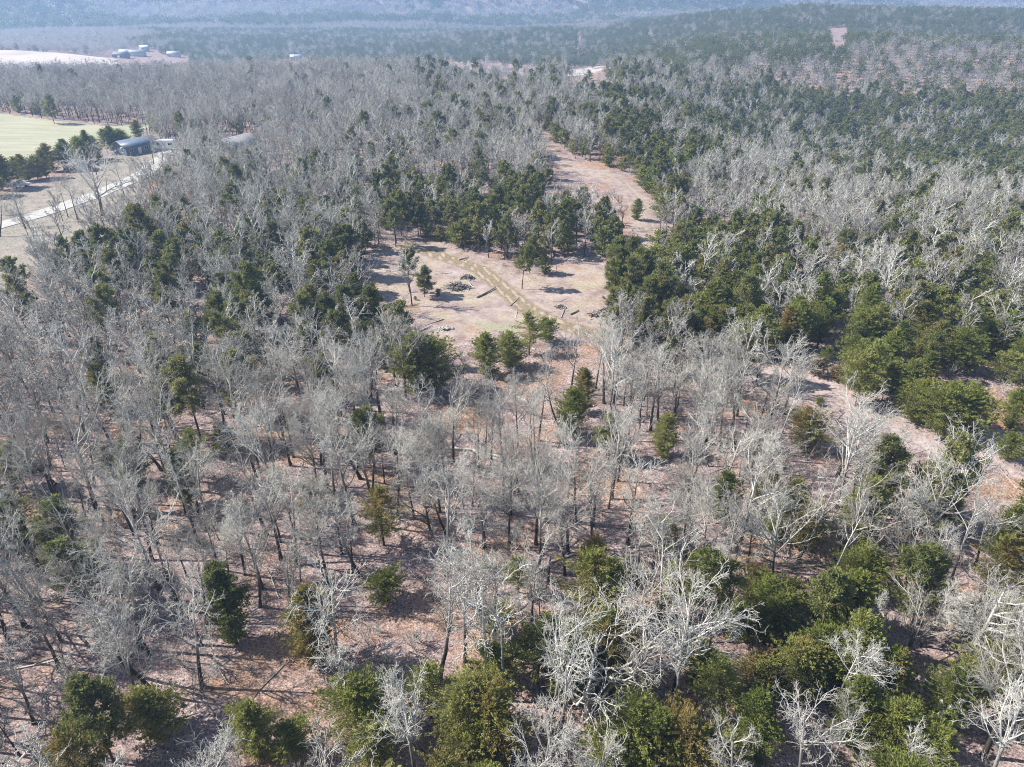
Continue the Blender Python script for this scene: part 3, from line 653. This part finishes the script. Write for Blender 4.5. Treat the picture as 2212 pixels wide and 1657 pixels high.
MIDE = [joined(*pine(seed=60+i, H=h, rad=rd, base=ba, br=26, puffs=4, per=12, ln=.5, wd=.2), M_pbark, M_pine) for i, (h, rd, ba) in enumerate(((8.6, 2.6, .35), (9.2, 2.5, .45), (7, 2.4, .22)))]
MIDE += [joined(*cedar(seed=70+i, H=h, rad=rd, boughs=90, per=18, ln=.5, wd=.22), M_pbark, M_cedar) for i, (h, rd) in enumerate(((5.6, 2.2), (6.4, 2.1)))]
FARB = [puffball(80+i, 11, 3.2, 230, .42, .25).mesh('far', M_far_b) for i in range(3)]
FARE = [puffball(90+i, 7.5, 2.5, 230, .55, .12).mesh('far', M_far_e) for i in range(3)]
cB = proto('leafless_kind', MIDB+FARB); cE = proto('evergreen_kind', MIDE+FARE)
x3, y3, z3, c3 = make_band(470, 1420, 5.1)
rest = ~single
def assemble(kindmask2, kindmask3, nmid, nfar, seed):
    r = np.random.default_rng(seed); a = rest & kindmask2; x = np.concatenate([XA[a], x3[kindmask3]]); y = np.concatenate([YA[a], y3[kindmask3]]); z = np.concatenate([ZA[a], z3[kindmask3]])
    i = np.concatenate([r.integers(0, nmid, a.sum()), nmid+r.integers(0, nfar, kindmask3.sum())]); return x, y, z, i
x, y, z, i = assemble(~CA, ~c3, 5, 3, 5)
scatter('leafless_forest', cB, 8, x, y, z, .64, 1.0, 'grey leafless oak wood covering the ground beyond the nearer trees', 'forest', 5, i, mult=np.where((x > .12*y) & (y > 150), .84, 1.0))
x, y, z, i = assemble(CA, c3, 5, 3, 6)
i = np.where((i < 5) & (x > .18*y) & (rng.random(len(i)) < .5), 3+(i % 2), i)
scatter('evergreen_forest', cE, 8, x, y, z, .7, 1.15, 'dark pines and cedars mixed through the farther wood', 'forest', 6, i, mult=np.where((x > .15*y) & (np.hypot(x, y) < 650), .92, 1.0))
# hills
xm, ym = cells(1420, 5200, 15, .82, 60); zm = terrain(xm, ym); dm = np.hypot(xm, ym)
nn = fbm(xm/330, ym/210, 91, 5); em = rng.random(len(xm)) < sst(.42, .54, nn)*.9
cM = proto('hill_forest_kind', [puffball(95+i, 13, 8.5, 150, 1.6, .05).mesh('far', M_far_b) for i in range(2)]+[puffball(98+i, 14, 7.5, 150, 1.8, .05).mesh('far', M_far_e) for i in range(2)])
scatter('hill_forest', cM, 4, xm, ym, zm, .8, 1.25, 'hazy blue wooded hillside rising beyond the valley', 'forest', 8, np.where(em, 2, 0)+rng.integers(0, 2, len(xm)))
# undergrowth of thin bare saplings and brush
cU = proto('brush_kind', [shrub(100+i, h).mesh('brush', M_twig) for i, h in enumerate((2.2, 1.5, 3.2, 1.0))])
xu, yu = cells(14, 210, 3.0); b = blocked(xu, yu, .3) | (rng.random(len(xu)) > .5+.6*sst(.4, .6, fbm(xu/15, yu/15, 55))); xu, yu = xu[~b], yu[~b]
scatter('undergrowth', cU, 4, xu, yu, terrain(xu, yu), .6, 1.3, 'thin bare saplings and brush between the oak trunks', 'undergrowth', 9)
def stick(seed, L):
    r = np.random.default_rng(seed); m = MB(); P = walk(r, np.array([[-L/2, 0, .06]]), np.array([[1., 0, 0]]), np.array([L]), 6, .09, 0); P[:, :, 2] = .05+.02*r.random(6)
    Rr = np.linspace(.06, .02, 6)[None]*L/3; m.tube(P, Rr, 5); C, CR = kids(r, P, Rr, 4, .4, 40, 10, .35, .3, 3, .1, 0, .6, .012); C[:, :, 2] = np.clip(C[:, :, 2], .02, .5); m.tube(C, CR, 3); return m
cS = proto('stick_kind', [stick(110+i, l).mesh('stick', M_twig) for i, l in enumerate((2.4, 4.2, 1.6))])
xs, ys = cells(14, 150, 3.6); k = rng.random(len(xs)) < .4; xs, ys = xs[k], ys[k]
scatter('fallen_branches', cS, 3, xs, ys, terrain(xs, ys), .6, 1.2, 'grey fallen branches lying scattered on the leaf litter', 'branches', 10, tilt=.01)

def special(name, a, b, m, u, v, label, cat, rz=0, s=1, bend=(0, 0)):
    x, y = at(u, v, 0); o = empty(name, (x, y, zt(x, y)), rz, s); o.rotation_euler.x, o.rotation_euler.y = bend
    link('trunk', a.mesh('trunk', m, True), o)
    if b: link('crown', b.mesh('crown', m), o)
    tag(o, label, cat); POSN.append((x, y, 'x')); return o
a, b = oak(seed=205, H=9.5, spread=1.95, gnarl=.36, fork=.12, limbs=13, k2=8, k3=5, k4=3, r0=.27, tw=.011, spr_ang=60)
special('oak_tree', a, b, M_pale, 1268, 1545, 'big sprawling bone-white oak with twisted limbs, low in the middle foreground', 'tree', .4, 1.05)
a, b = oak(seed=207, H=12, spread=1.2, gnarl=.26, fork=.3, limbs=9, r0=.2, tw=.018, spr_ang=46)
special('oak_tree', a, b, M_pale, 1045, 1480, 'pale twisted oak with long bare arms left of the sprawling white oak', 'tree', 2)
def snag(stubs, H, r0, seed):
    r = np.random.default_rng(seed); m = MB(); P = walk(r, np.array([[0, 0, -.2]]), np.array([[.05, 0, 1.]]), np.array([H]), 7, .05, .03)
    Rr = np.linspace(r0, r0*.6, 7)[None]; m.tube(P, Rr, 9); m.tube([[P[0, -1], P[0, -1]+[.02, 0, .22]]], [[r0*.6, .03]], 9)
    for t, az, l, rr in stubs:
        p = P[0, int(t*6)]; q = p+np.array([math.cos(az)*l*.55, math.sin(az)*l*.55, l*.8]); m.tube([[p, (p+q)/2+[0, 0, -.05], q, q+[0, 0, .12]]], [[rr, rr*.9, rr*.75, .02]], 7)
    return m
a, b = oak(seed=222, H=15, spread=1.45, gnarl=.24, fork=.25, limbs=11, k2=7, k3=5, k4=3, r0=.36, tw=.018, spr_ang=48, lean=.01)
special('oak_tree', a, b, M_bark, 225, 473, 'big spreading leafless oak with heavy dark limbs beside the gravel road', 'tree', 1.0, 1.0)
special('dead_snag', snag([(.62, 2.9, 1.3, .16), (.8, .3, .9, .13)], 3.9, .27, 3), None, M_pale, 2004, 1566, 'broken white dead trunk with two stubs among the cedars at lower right', 'dead tree', bend=(0, .25))
special('dead_snag', snag([(.9, 1, .4, .05)], 3.6, .11, 4), None, M_bark, 1183, 1262, 'plain grey broken-off pole trunk standing upright in the leaf litter', 'dead tree')
M_log = simple('weathered_log', (.26, .225, .19), .95, .3, 2.5)
def log(name, p, q, r, m, label, seed=0, branches=0, cat='log'):
    (x0, y0), (x1, y1) = at(*p), at(*q); L = math.hypot(x1-x0, y1-y0); rg = np.random.default_rng(seed+300); n = 9; t = np.linspace(0, 1, n)
    P = np.stack([t*L, np.cumsum(rg.normal(0, .035*L/4, n)), np.full(n, r*.85)], -1)[None]; Rr = (r*(1-.45*t)*rg.uniform(.93, 1.07, n))[None]; Rr[0, 0] = r*.9
    mb = MB(); mb.tube(P, Rr, 9); mb.tube([[P[0, 0]+[-.02, 0, 0], P[0, 0]]], [[.01, r*.9]], 9)
    if branches: C, CR = kids(rg, P, Rr, branches, .35, 45, 12, .2, .3, 4, .12, .02, .5, .02); C[:, :, 2] = np.clip(C[:, :, 2], .03, 9); mb.tube(C, CR, 4)
    o = link(name, mb.mesh(name, m, True), None, (x0, y0, zt(x0, y0)), (0, 0, math.atan2(y1-y0, x1-x0))); tag(o, label, cat); return o
log('fallen_log', (1030,637), (1067,615), .17, M_log, 'dark fallen log lying alone in the middle of the sandy clearing', 1, 3)
log('fallen_log', (1022,976), (1085,990), .30, M_pale, 'upper of the pale fallen logs in the open wood', 2)
log('fallen_log', (1035,983), (1118,1004), .26, M_pale, 'longest of the pale fallen logs in the open wood', 3, 3)
log('fallen_log', (960,968), (1030,972), .2, M_pale, 'thin pale fallen log left of the log pair in the open wood', 4)
log('fallen_log', (1309,656), (1273,675), .2, M_log, 'dark fallen log at the right edge of the sandy clearing', 5, 3)
log('fallen_log', (1232,672), (1250,663), .16, M_log, 'short dark log lying left of the debris at the clearing edge', 6)
log('fallen_log', (905,712), (932,700), .14, M_pale, 'short pale branch log at the lower left of the clearing', 7)
log('fallen_log', (395,1525), (340,1500), .2, M_log, 'grey fallen trunk between the evergreens at lower left', 8, 5)
log('fallen_log', (990,556), (1010,549), .15, M_pale, 'small pale log at the top of the clearing by the track', 9)
log('fallen_log', (1185,1218), (1265,1192), .13, M_pale, 'thin pale fallen trunk behind the grey pole trunk', 10, 4)
M_rot = simple('dark_brush_wood', (.24, .215, .19), .95, .3, 3)
M_rock = simple('weathered_stone', (.42, .39, .37), .95, .25, 2)
def brushpile(u, v, w, h, n, label, m=None, seed=0, name='brush_pile', cat='brush pile'):
    r = np.random.default_rng(400+seed); x, y = at(u, v); mb = MB(); c = r.normal(0, .36, (n, 2))*w; az = r.random(n)*6.28; L = r.uniform(.5, 1.1, n)*w*.7
    zc = h*np.exp(-(c**2).sum(1)/(w*w*.25))*r.random(n)+.05; d = np.stack([np.cos(az), np.sin(az), r.normal(0, .22, n)], -1)*L[:, None]*.5; ctr = np.column_stack([c*[1, .7], zc])
    P = np.stack([ctr-d, ctr+r.normal(0, .06, (n, 3)), ctr+d], 1); P[:, :, 2] = np.maximum(P[:, :, 2], .02); mb.tube(P, np.repeat(r.uniform(.03, .11, n)[:, None], 3, 1)*[1, .9, .5], 5)
    o = link(name, mb.mesh(name, m or M_rot), None, (x, y, zt(x, y))); tag(o, label, cat); return o
brushpile(987, 615, 2.6, 1.0, 190, 'largest dark brush pile, left of the fallen log in the clearing', seed=1)
brushpile(1009, 594, 1.6, .7, 110, 'smaller dark brush pile behind the largest one in the clearing', seed=2)
brushpile(1294, 672, 2.4, .5, 90, 'low scatter of brush at the right edge of the clearing', M_log, seed=3)
brushpile(1210, 655, 1.2, .25, 40, 'thin scatter of sticks in the bare dirt right of the track', M_log, seed=4)
brushpile(962, 706, 1.6, .3, 50, 'pale heap of sticks along the lower edge of the clearing', M_twig, seed=5)
def bush(u, v, seed, H, label, m=None, var=3):
    x, y = at(u, v); o = empty('bush', (x, y, zt(x, y)), seed, H/4.5); b = CED[var]; link('stems', b[1], o)
    a = b[2].copy(); a.materials[0] = m or M_cedar; link('foliage', a, o); tag(o, label, 'bush'); return o
M_rus = simple('russet_leaves', (.22, .15, .075), .8, .35, 1.5)
bush(946, 634, 1, 1.5, 'low dark green bush beside the small pines at the left of the clearing')
bush(897, 643, 2, .8, 'tiny dark bush near the left edge of the clearing')
bush(1772, 868, 3, 1.4, 'small dark bush alone on the pink grassy strip')
bush(1764, 800, 4, 3.2, 'russet bushy tree at the upper edge of the pink grassy strip', M_rus)
bush(1806, 812, 5, 2.6, 'smaller russet bush right of the other at the strip edge', M_rus)
bush(2090, 925, 6, 1.6, 'grey-green bush on the right part of the pink grassy strip')
bush(1640, 1478, 7, 2.8, 'russet bush among the leafless trees at lower right', M_rus, 1)
bush(2130, 1470, 8, 3.4, 'tall russet bush near the right edge below the cedars', M_rus, 1)

# ------------------------------------------------------------------ buildings
M_blue = simple('blue_grey_metal_roof', (.11, .14, .19), .45, .08, .5); M_wall = simple('grey_blue_siding', (.15, .17, .19), .8, .08, .6)
M_white = simple('white_paint', (.78, .78, .78), .6, .05, .8); M_roofg = simple('grey_shingles', (.20, .20, .21), .9, .12, 1); M_pal = simple('pale_metal_roof', (.42, .42, .44), .5, .1, .6)
M_wood = simple('brown_timber', (.17, .10, .075), .9, .2, 2); M_red = simple('red_paint', (.50, .13, .12), .7, .1, 2); M_tan = simple('tan_siding', (.48, .43, .36), .85, .08, .6)
M_green = simple('pale_green_metal', (.55, .62, .52), .6, .08, .5)
def b_glass(t, p, o): p.inputs['Base Color'].default_value = (.03, .04, .05, 1); p.inputs['Roughness'].default_value = .1; p.inputs['Specular IOR Level'].default_value = .6
M_glass = mat('dark_glass', b_glass); M_tyre = simple('rubber', (.03, .03, .03), .9, .1, 3)
def gable(name, u, v, L, Wd, wall, rise, rz, mw, mr, label, cat, over=.5, wins=(), z=None, base=0, ports=False, xy=None):
    """long axis = local x; u,v is the middle of the footprint"""
    x, y = xy or at(u, v, 0); o = empty(name, (x, y, zt(x, y) if z is None else z), rz)
    m = MB(); l, w = L/2, Wd/2; V = []
    for sx in (-l, l): V += [(sx, -w, -.4), (sx, w, -.4), (sx, w, wall), (sx, 0, wall+rise), (sx, -w, wall)]
    m.V = [np.array(V, float)]; bm = bmesh.new(); vs = [bm.verts.new(q) for q in V]
    bm.faces.new(vs[0:5]); bm.faces.new(vs[5:10][::-1]); bm.faces.new((vs[0], vs[4], vs[9], vs[5])); bm.faces.new((vs[1], vs[6], vs[7], vs[2])); bm.faces.new((vs[2], vs[7], vs[8], vs[3])); bm.faces.new((vs[3], vs[8], vs[9], vs[4])); bm.faces.new((vs[0], vs[5], vs[6], vs[1]))
    bmesh.ops.recalc_face_normals(bm, faces=bm.faces); me = bpy.data.meshes.new('wall'); bm.to_mesh(me); me.materials.append(mw); link('wall', me, o)
    rm = MB(); k = rise/w; e = over; lo = l+over
    for s in (-1, 1):
        a0 = (wall+rise+.06, 0); a1 = (wall-k*e+.06, s*(w+e)); th = .16
        Vv = [(sx, q[1], q[0]+t) for sx in (-lo, lo) for q in (a0, a1) for t in (0, th)]
        Fv = [(0, 1, 3, 2), (4, 6, 7, 5), (0, 4, 5, 1), (2, 3, 7, 6), (1, 5, 7, 3), (0, 2, 6, 4)]; rm.add(Vv, Fv)
        for sx in np.arange(-lo+.6, lo, .6) if mr in (M_blue, M_pal) else []:
            rm.add([(sx+dx, yy, zz+th+dz) for dx in (-.02, .02) for (zz, yy) in (a0, a1) for dz in (0, .04)], Fv)
    link('roof', rm.mesh('roof', mr), o)
    for side, p, w_, h_, z_, nm in wins:       # side: 'x-','x+','y-','y+'
        f = MB(); gl = MB(); ax = side[0]; s = -1 if side[1] == '-' else 1; dd = (l if ax == 'x' else w)
        def bx(mb, a, b_, c, d_, e0, e1):
            mb.box(*((min(s*e0, s*e1), max(s*e0, s*e1), a, b_, c, d_) if ax == 'x' else (a, b_, min(s*e0, s*e1), max(s*e0, s*e1), c, d_)))
        fr = .1; bx(f, p-w_/2-fr, p+w_/2+fr, z_+h_, z_+h_+fr, dd, dd+.07); bx(f, p-w_/2-fr, p+w_/2+fr, z_-fr, z_, dd, dd+.07); bx(f, p-w_/2-fr, p-w_/2, z_, z_+h_, dd, dd+.07); bx(f, p+w_/2, p+w_/2+fr, z_, z_+h_, dd, dd+.07)
        bx(gl, p-w_/2, p+w_/2, z_, z_+h_, dd, dd+.03)
        if nm == 'window': bx(f, p-.03, p+.03, z_, z_+h_, dd+.03, dd+.06)
        wo_ = link(nm, f.mesh(nm, M_white), o); link('pane' if nm == 'window' else 'panel', gl.mesh('pane', M_glass if nm == 'window' else M_white), wo_)
    tag(o, label, cat); return o
W4 = [('x-', -1.6, 1.1, 1.3, 1.1, 'window'), ('y-', -4, 1.2, 1.0, 1.1, 'window'), ('y-', -1.2, .95, 2.0, .05, 'door'), ('y-', 1.2, 1.2, 1.0, 1.1, 'window'), ('y-', 4, 2.4, 2.1, .05, 'garage_door')]
gable('house', 297, 327, 11.5, 7, 2.6, 1.6, R(58), M_wall, M_blue, 'low blue-roofed house with a white-framed window beside the cedar row', 'house', .6, W4)
gable('house', 512, 330, 13, 9, 2.9, 2.2, R(64), M_tan, M_roofg, 'grey-roofed house half hidden in the leafless wood', 'house', .5, [('x-', 0, 1.4, 1.2, 1, 'window'), ('y-', 2, 1.2, 1.2, 1, 'window'), ('y-', -2, .95, 2, .05, 'door')])
gable('shed', 172, 371, 6.5, 3.4, 2.2, .6, R(14), M_wood, M_roofg, 'pale-roofed open shed behind the big roadside oak', 'shed', .4, [('y-', 1, 2.2, 1.9, .05, 'door')])
gable('barn', 812, 226, 14, 9, 3.2, 1.9, R(8), M_green, M_pal, 'pale metal barn deep in the leafless wood', 'barn', .3, [('x-', 0, 3, 2.6, .05, 'door'), ('y-', 0, 2.6, 2.6, .05, 'door')])
FARM = [(289,119,24,7,'long pale-roofed barn on the far hilltop farm',M_tan,M_pal,.05),(262,123,14,9,'grey-blue shed at the left end of the far farm',M_wall,M_roofg,-.1),
        (273,117,12,9,'pale green barn in the middle of the far farm',M_green,M_pal,.3),(311,106,9,7,'small white building standing behind the far farm',M_pal,M_white,.9),
        (376,121,12,7,'tiny pale house in the trees right of the far farm',M_tan,M_pal,.1),(640,128,12,7,'tiny pale house by the sandy patch before the dark pines',M_tan,M_pal,.2)]
FARM_I = 0
for u, v, L, Wd, lb, mw, mr, rz in FARM:
    x, y = FARMXY[FARM_I]; FARM_I += 1; gable('barn' if 'house' not in lb else 'house', 0, 0, L, Wd, 3.6, 2, rz, mw, mr, lb, 'barn' if 'house' not in lb else 'house', .4, [('y-', 0, 2.6, 2.6, .05, 'door')], xy=(x, y))
# caravan, car, post, red cabinet
def caravan(u, v, rz):
    x, y = at(u, v); o = empty('caravan', (x, y, zt(x, y)+.1), rz); bm = bmesh.new()
    pr = [(-3.4, .55), (3.2, .55), (3.45, 1.2), (3.1, 2.9), (2.7, 3.1), (-3.1, 3.1), (-3.4, 2.8)]
    A = [bm.verts.new((px, -1.2, pz)) for px, pz in pr]; B = [bm.verts.new((px, 1.2, pz)) for px, pz in pr]; bm.faces.new(A); bm.faces.new(B[::-1])
    for i in range(len(pr)): j = (i+1) % len(pr); bm.faces.new((A[i], B[i], B[j], A[j]))
    bmesh.ops.recalc_face_normals(bm, faces=bm.faces); bmesh.ops.bevel(bm, geom=bm.edges[:], offset=.08, segments=2, affect='EDGES')
    me = bpy.data.meshes.new('body'); bm.to_mesh(me); me.materials.append(M_white); link('body', me, o)
    for px, w in ((-2, 1.0), (1.7, 1.2)): m = MB(); m.box(px-w/2, px+w/2, -1.23, -1.2, 1.6, 2.3); link('window', m.mesh('window', M_glass), o)
    m = MB(); m.box(-.5, .15, -1.24, -1.2, .7, 2.5); link('door', m.mesh('door', M_pal), o)
    for px in (-.5, .35):
        for s in (-1, 1): m = MB(); m.cyl((px, s*1.0, .36), (px, s*1.2, .36), .36, 14); link('wheel', m.mesh('wheel', M_tyre), o)
    m = MB(); m.cyl((3.3, 0, .5), (4.5, 0, .5), .05, 6); link('hitch', m.mesh('hitch', M_tyre), o)
    tag(o, 'white camper trailer parked on the gravel beside the blue house', 'trailer'); return o
caravan(360, 322, R(8))
def car(u, v, rz, label, mb_):
    x, y = at(u, v); o = empty('parked_car', (x, y, zt(x, y)+.05), rz); bm = bmesh.new()
    pr = [(-2.2, .35), (2.2, .35), (2.25, .75), (1.3, .95), (.55, 1.45), (-1.2, 1.45), (-1.95, 1.0), (-2.25, .9)]
    A = [bm.verts.new((px, -.86 if pz < 1.2 else -.68, pz)) for px, pz in pr]; B = [bm.verts.new((px, .86 if pz < 1.2 else .68, pz)) for px, pz in pr]; bm.faces.new(A); bm.faces.new(B[::-1])
    for i in range(len(pr)): j = (i+1) % len(pr); bm.faces.new((A[i], B[i], B[j], A[j]))
    bmesh.ops.recalc_face_normals(bm, faces=bm.faces); bmesh.ops.bevel(bm, geom=bm.edges[:], offset=.07, segments=2, affect='EDGES')
    me = bpy.data.meshes.new('body'); bm.to_mesh(me); me.materials.append(mb_); link('body', me, o)
    m = MB(); m.box(-1.15, .5, -.80, .80, 1.0, 1.36); link('window', m.mesh('window', M_glass), o)
    for px in (-1.35, 1.4):
        for s in (-1, 1): m = MB(); m.cyl((px, s*.68, .32), (px, s*.88, .32), .32, 14); link('wheel', m.mesh('wheel', M_tyre), o)
    tag(o, label, 'car')
car(47, 408, R(20), 'small white vehicle parked behind the cedar row at the left', M_white)
car(372, 336, R(-10), 'white car parked on the gravel in front of the camper trailer', M_white)
m = MB(); m.cyl((0, 0, -.3), (0, 0, 2.0), .11, 8); x, y = at(291, 408); tag(link('wooden_post', m.mesh('wooden_post', M_wood), None, (x, y, zt(x, y))), 'short brown wooden post standing in the lawn beside the gravel road', 'post')
m = MB(); m.box(-.9, .9, -.8, .8, 0, 1.5); m.box(-1.0, 1.0, -.9, .9, 1.5, 1.6); x, y = at(546, 402); tag(link('red_box', m.mesh('red_box', M_red), None, (x, y, zt(x, y))), 'small faded red box standing in the wood beside dark pines', 'box')

# ------------------------------------------------------------------ haze
bm = bmesh.new(); bmesh.ops.create_cube(bm, size=1); hm = bpy.data.meshes.new('haze'); bm.to_mesh(hm)
zlo = float(Z.min())-1; zhi = float(Z.max())+25
hz = link('haze', hm, None, (0, 0, (zlo+zhi)/2)); hz.scale = (15400, 15400, zhi-zlo)
m = bpy.data.materials.new('haze'); m.use_nodes = True; t = m.node_tree; t.nodes.clear(); o = t.nodes.new('ShaderNodeOutputMaterial'); pv = t.nodes.new('ShaderNodeVolumePrincipled')
pv.inputs['Color'].default_value = (.40, .62, .98, 1); pv.inputs['Density'].default_value = .00037; pv.inputs['Anisotropy'].default_value = .2
t.links.new(pv.outputs[0], o.inputs['Volume']); hm.materials.append(m); tag(hz, 'thin blue haze filling the valley air', 'haze', kind='stuff')
print('TREES', nb, ne, len(POSN), 'bare inst', (rest & ~CA).sum()+(~c3).sum(), 'con inst', (rest & CA).sum()+c3.sum(), 'hill', len(xm), 'z', zlo, zhi)
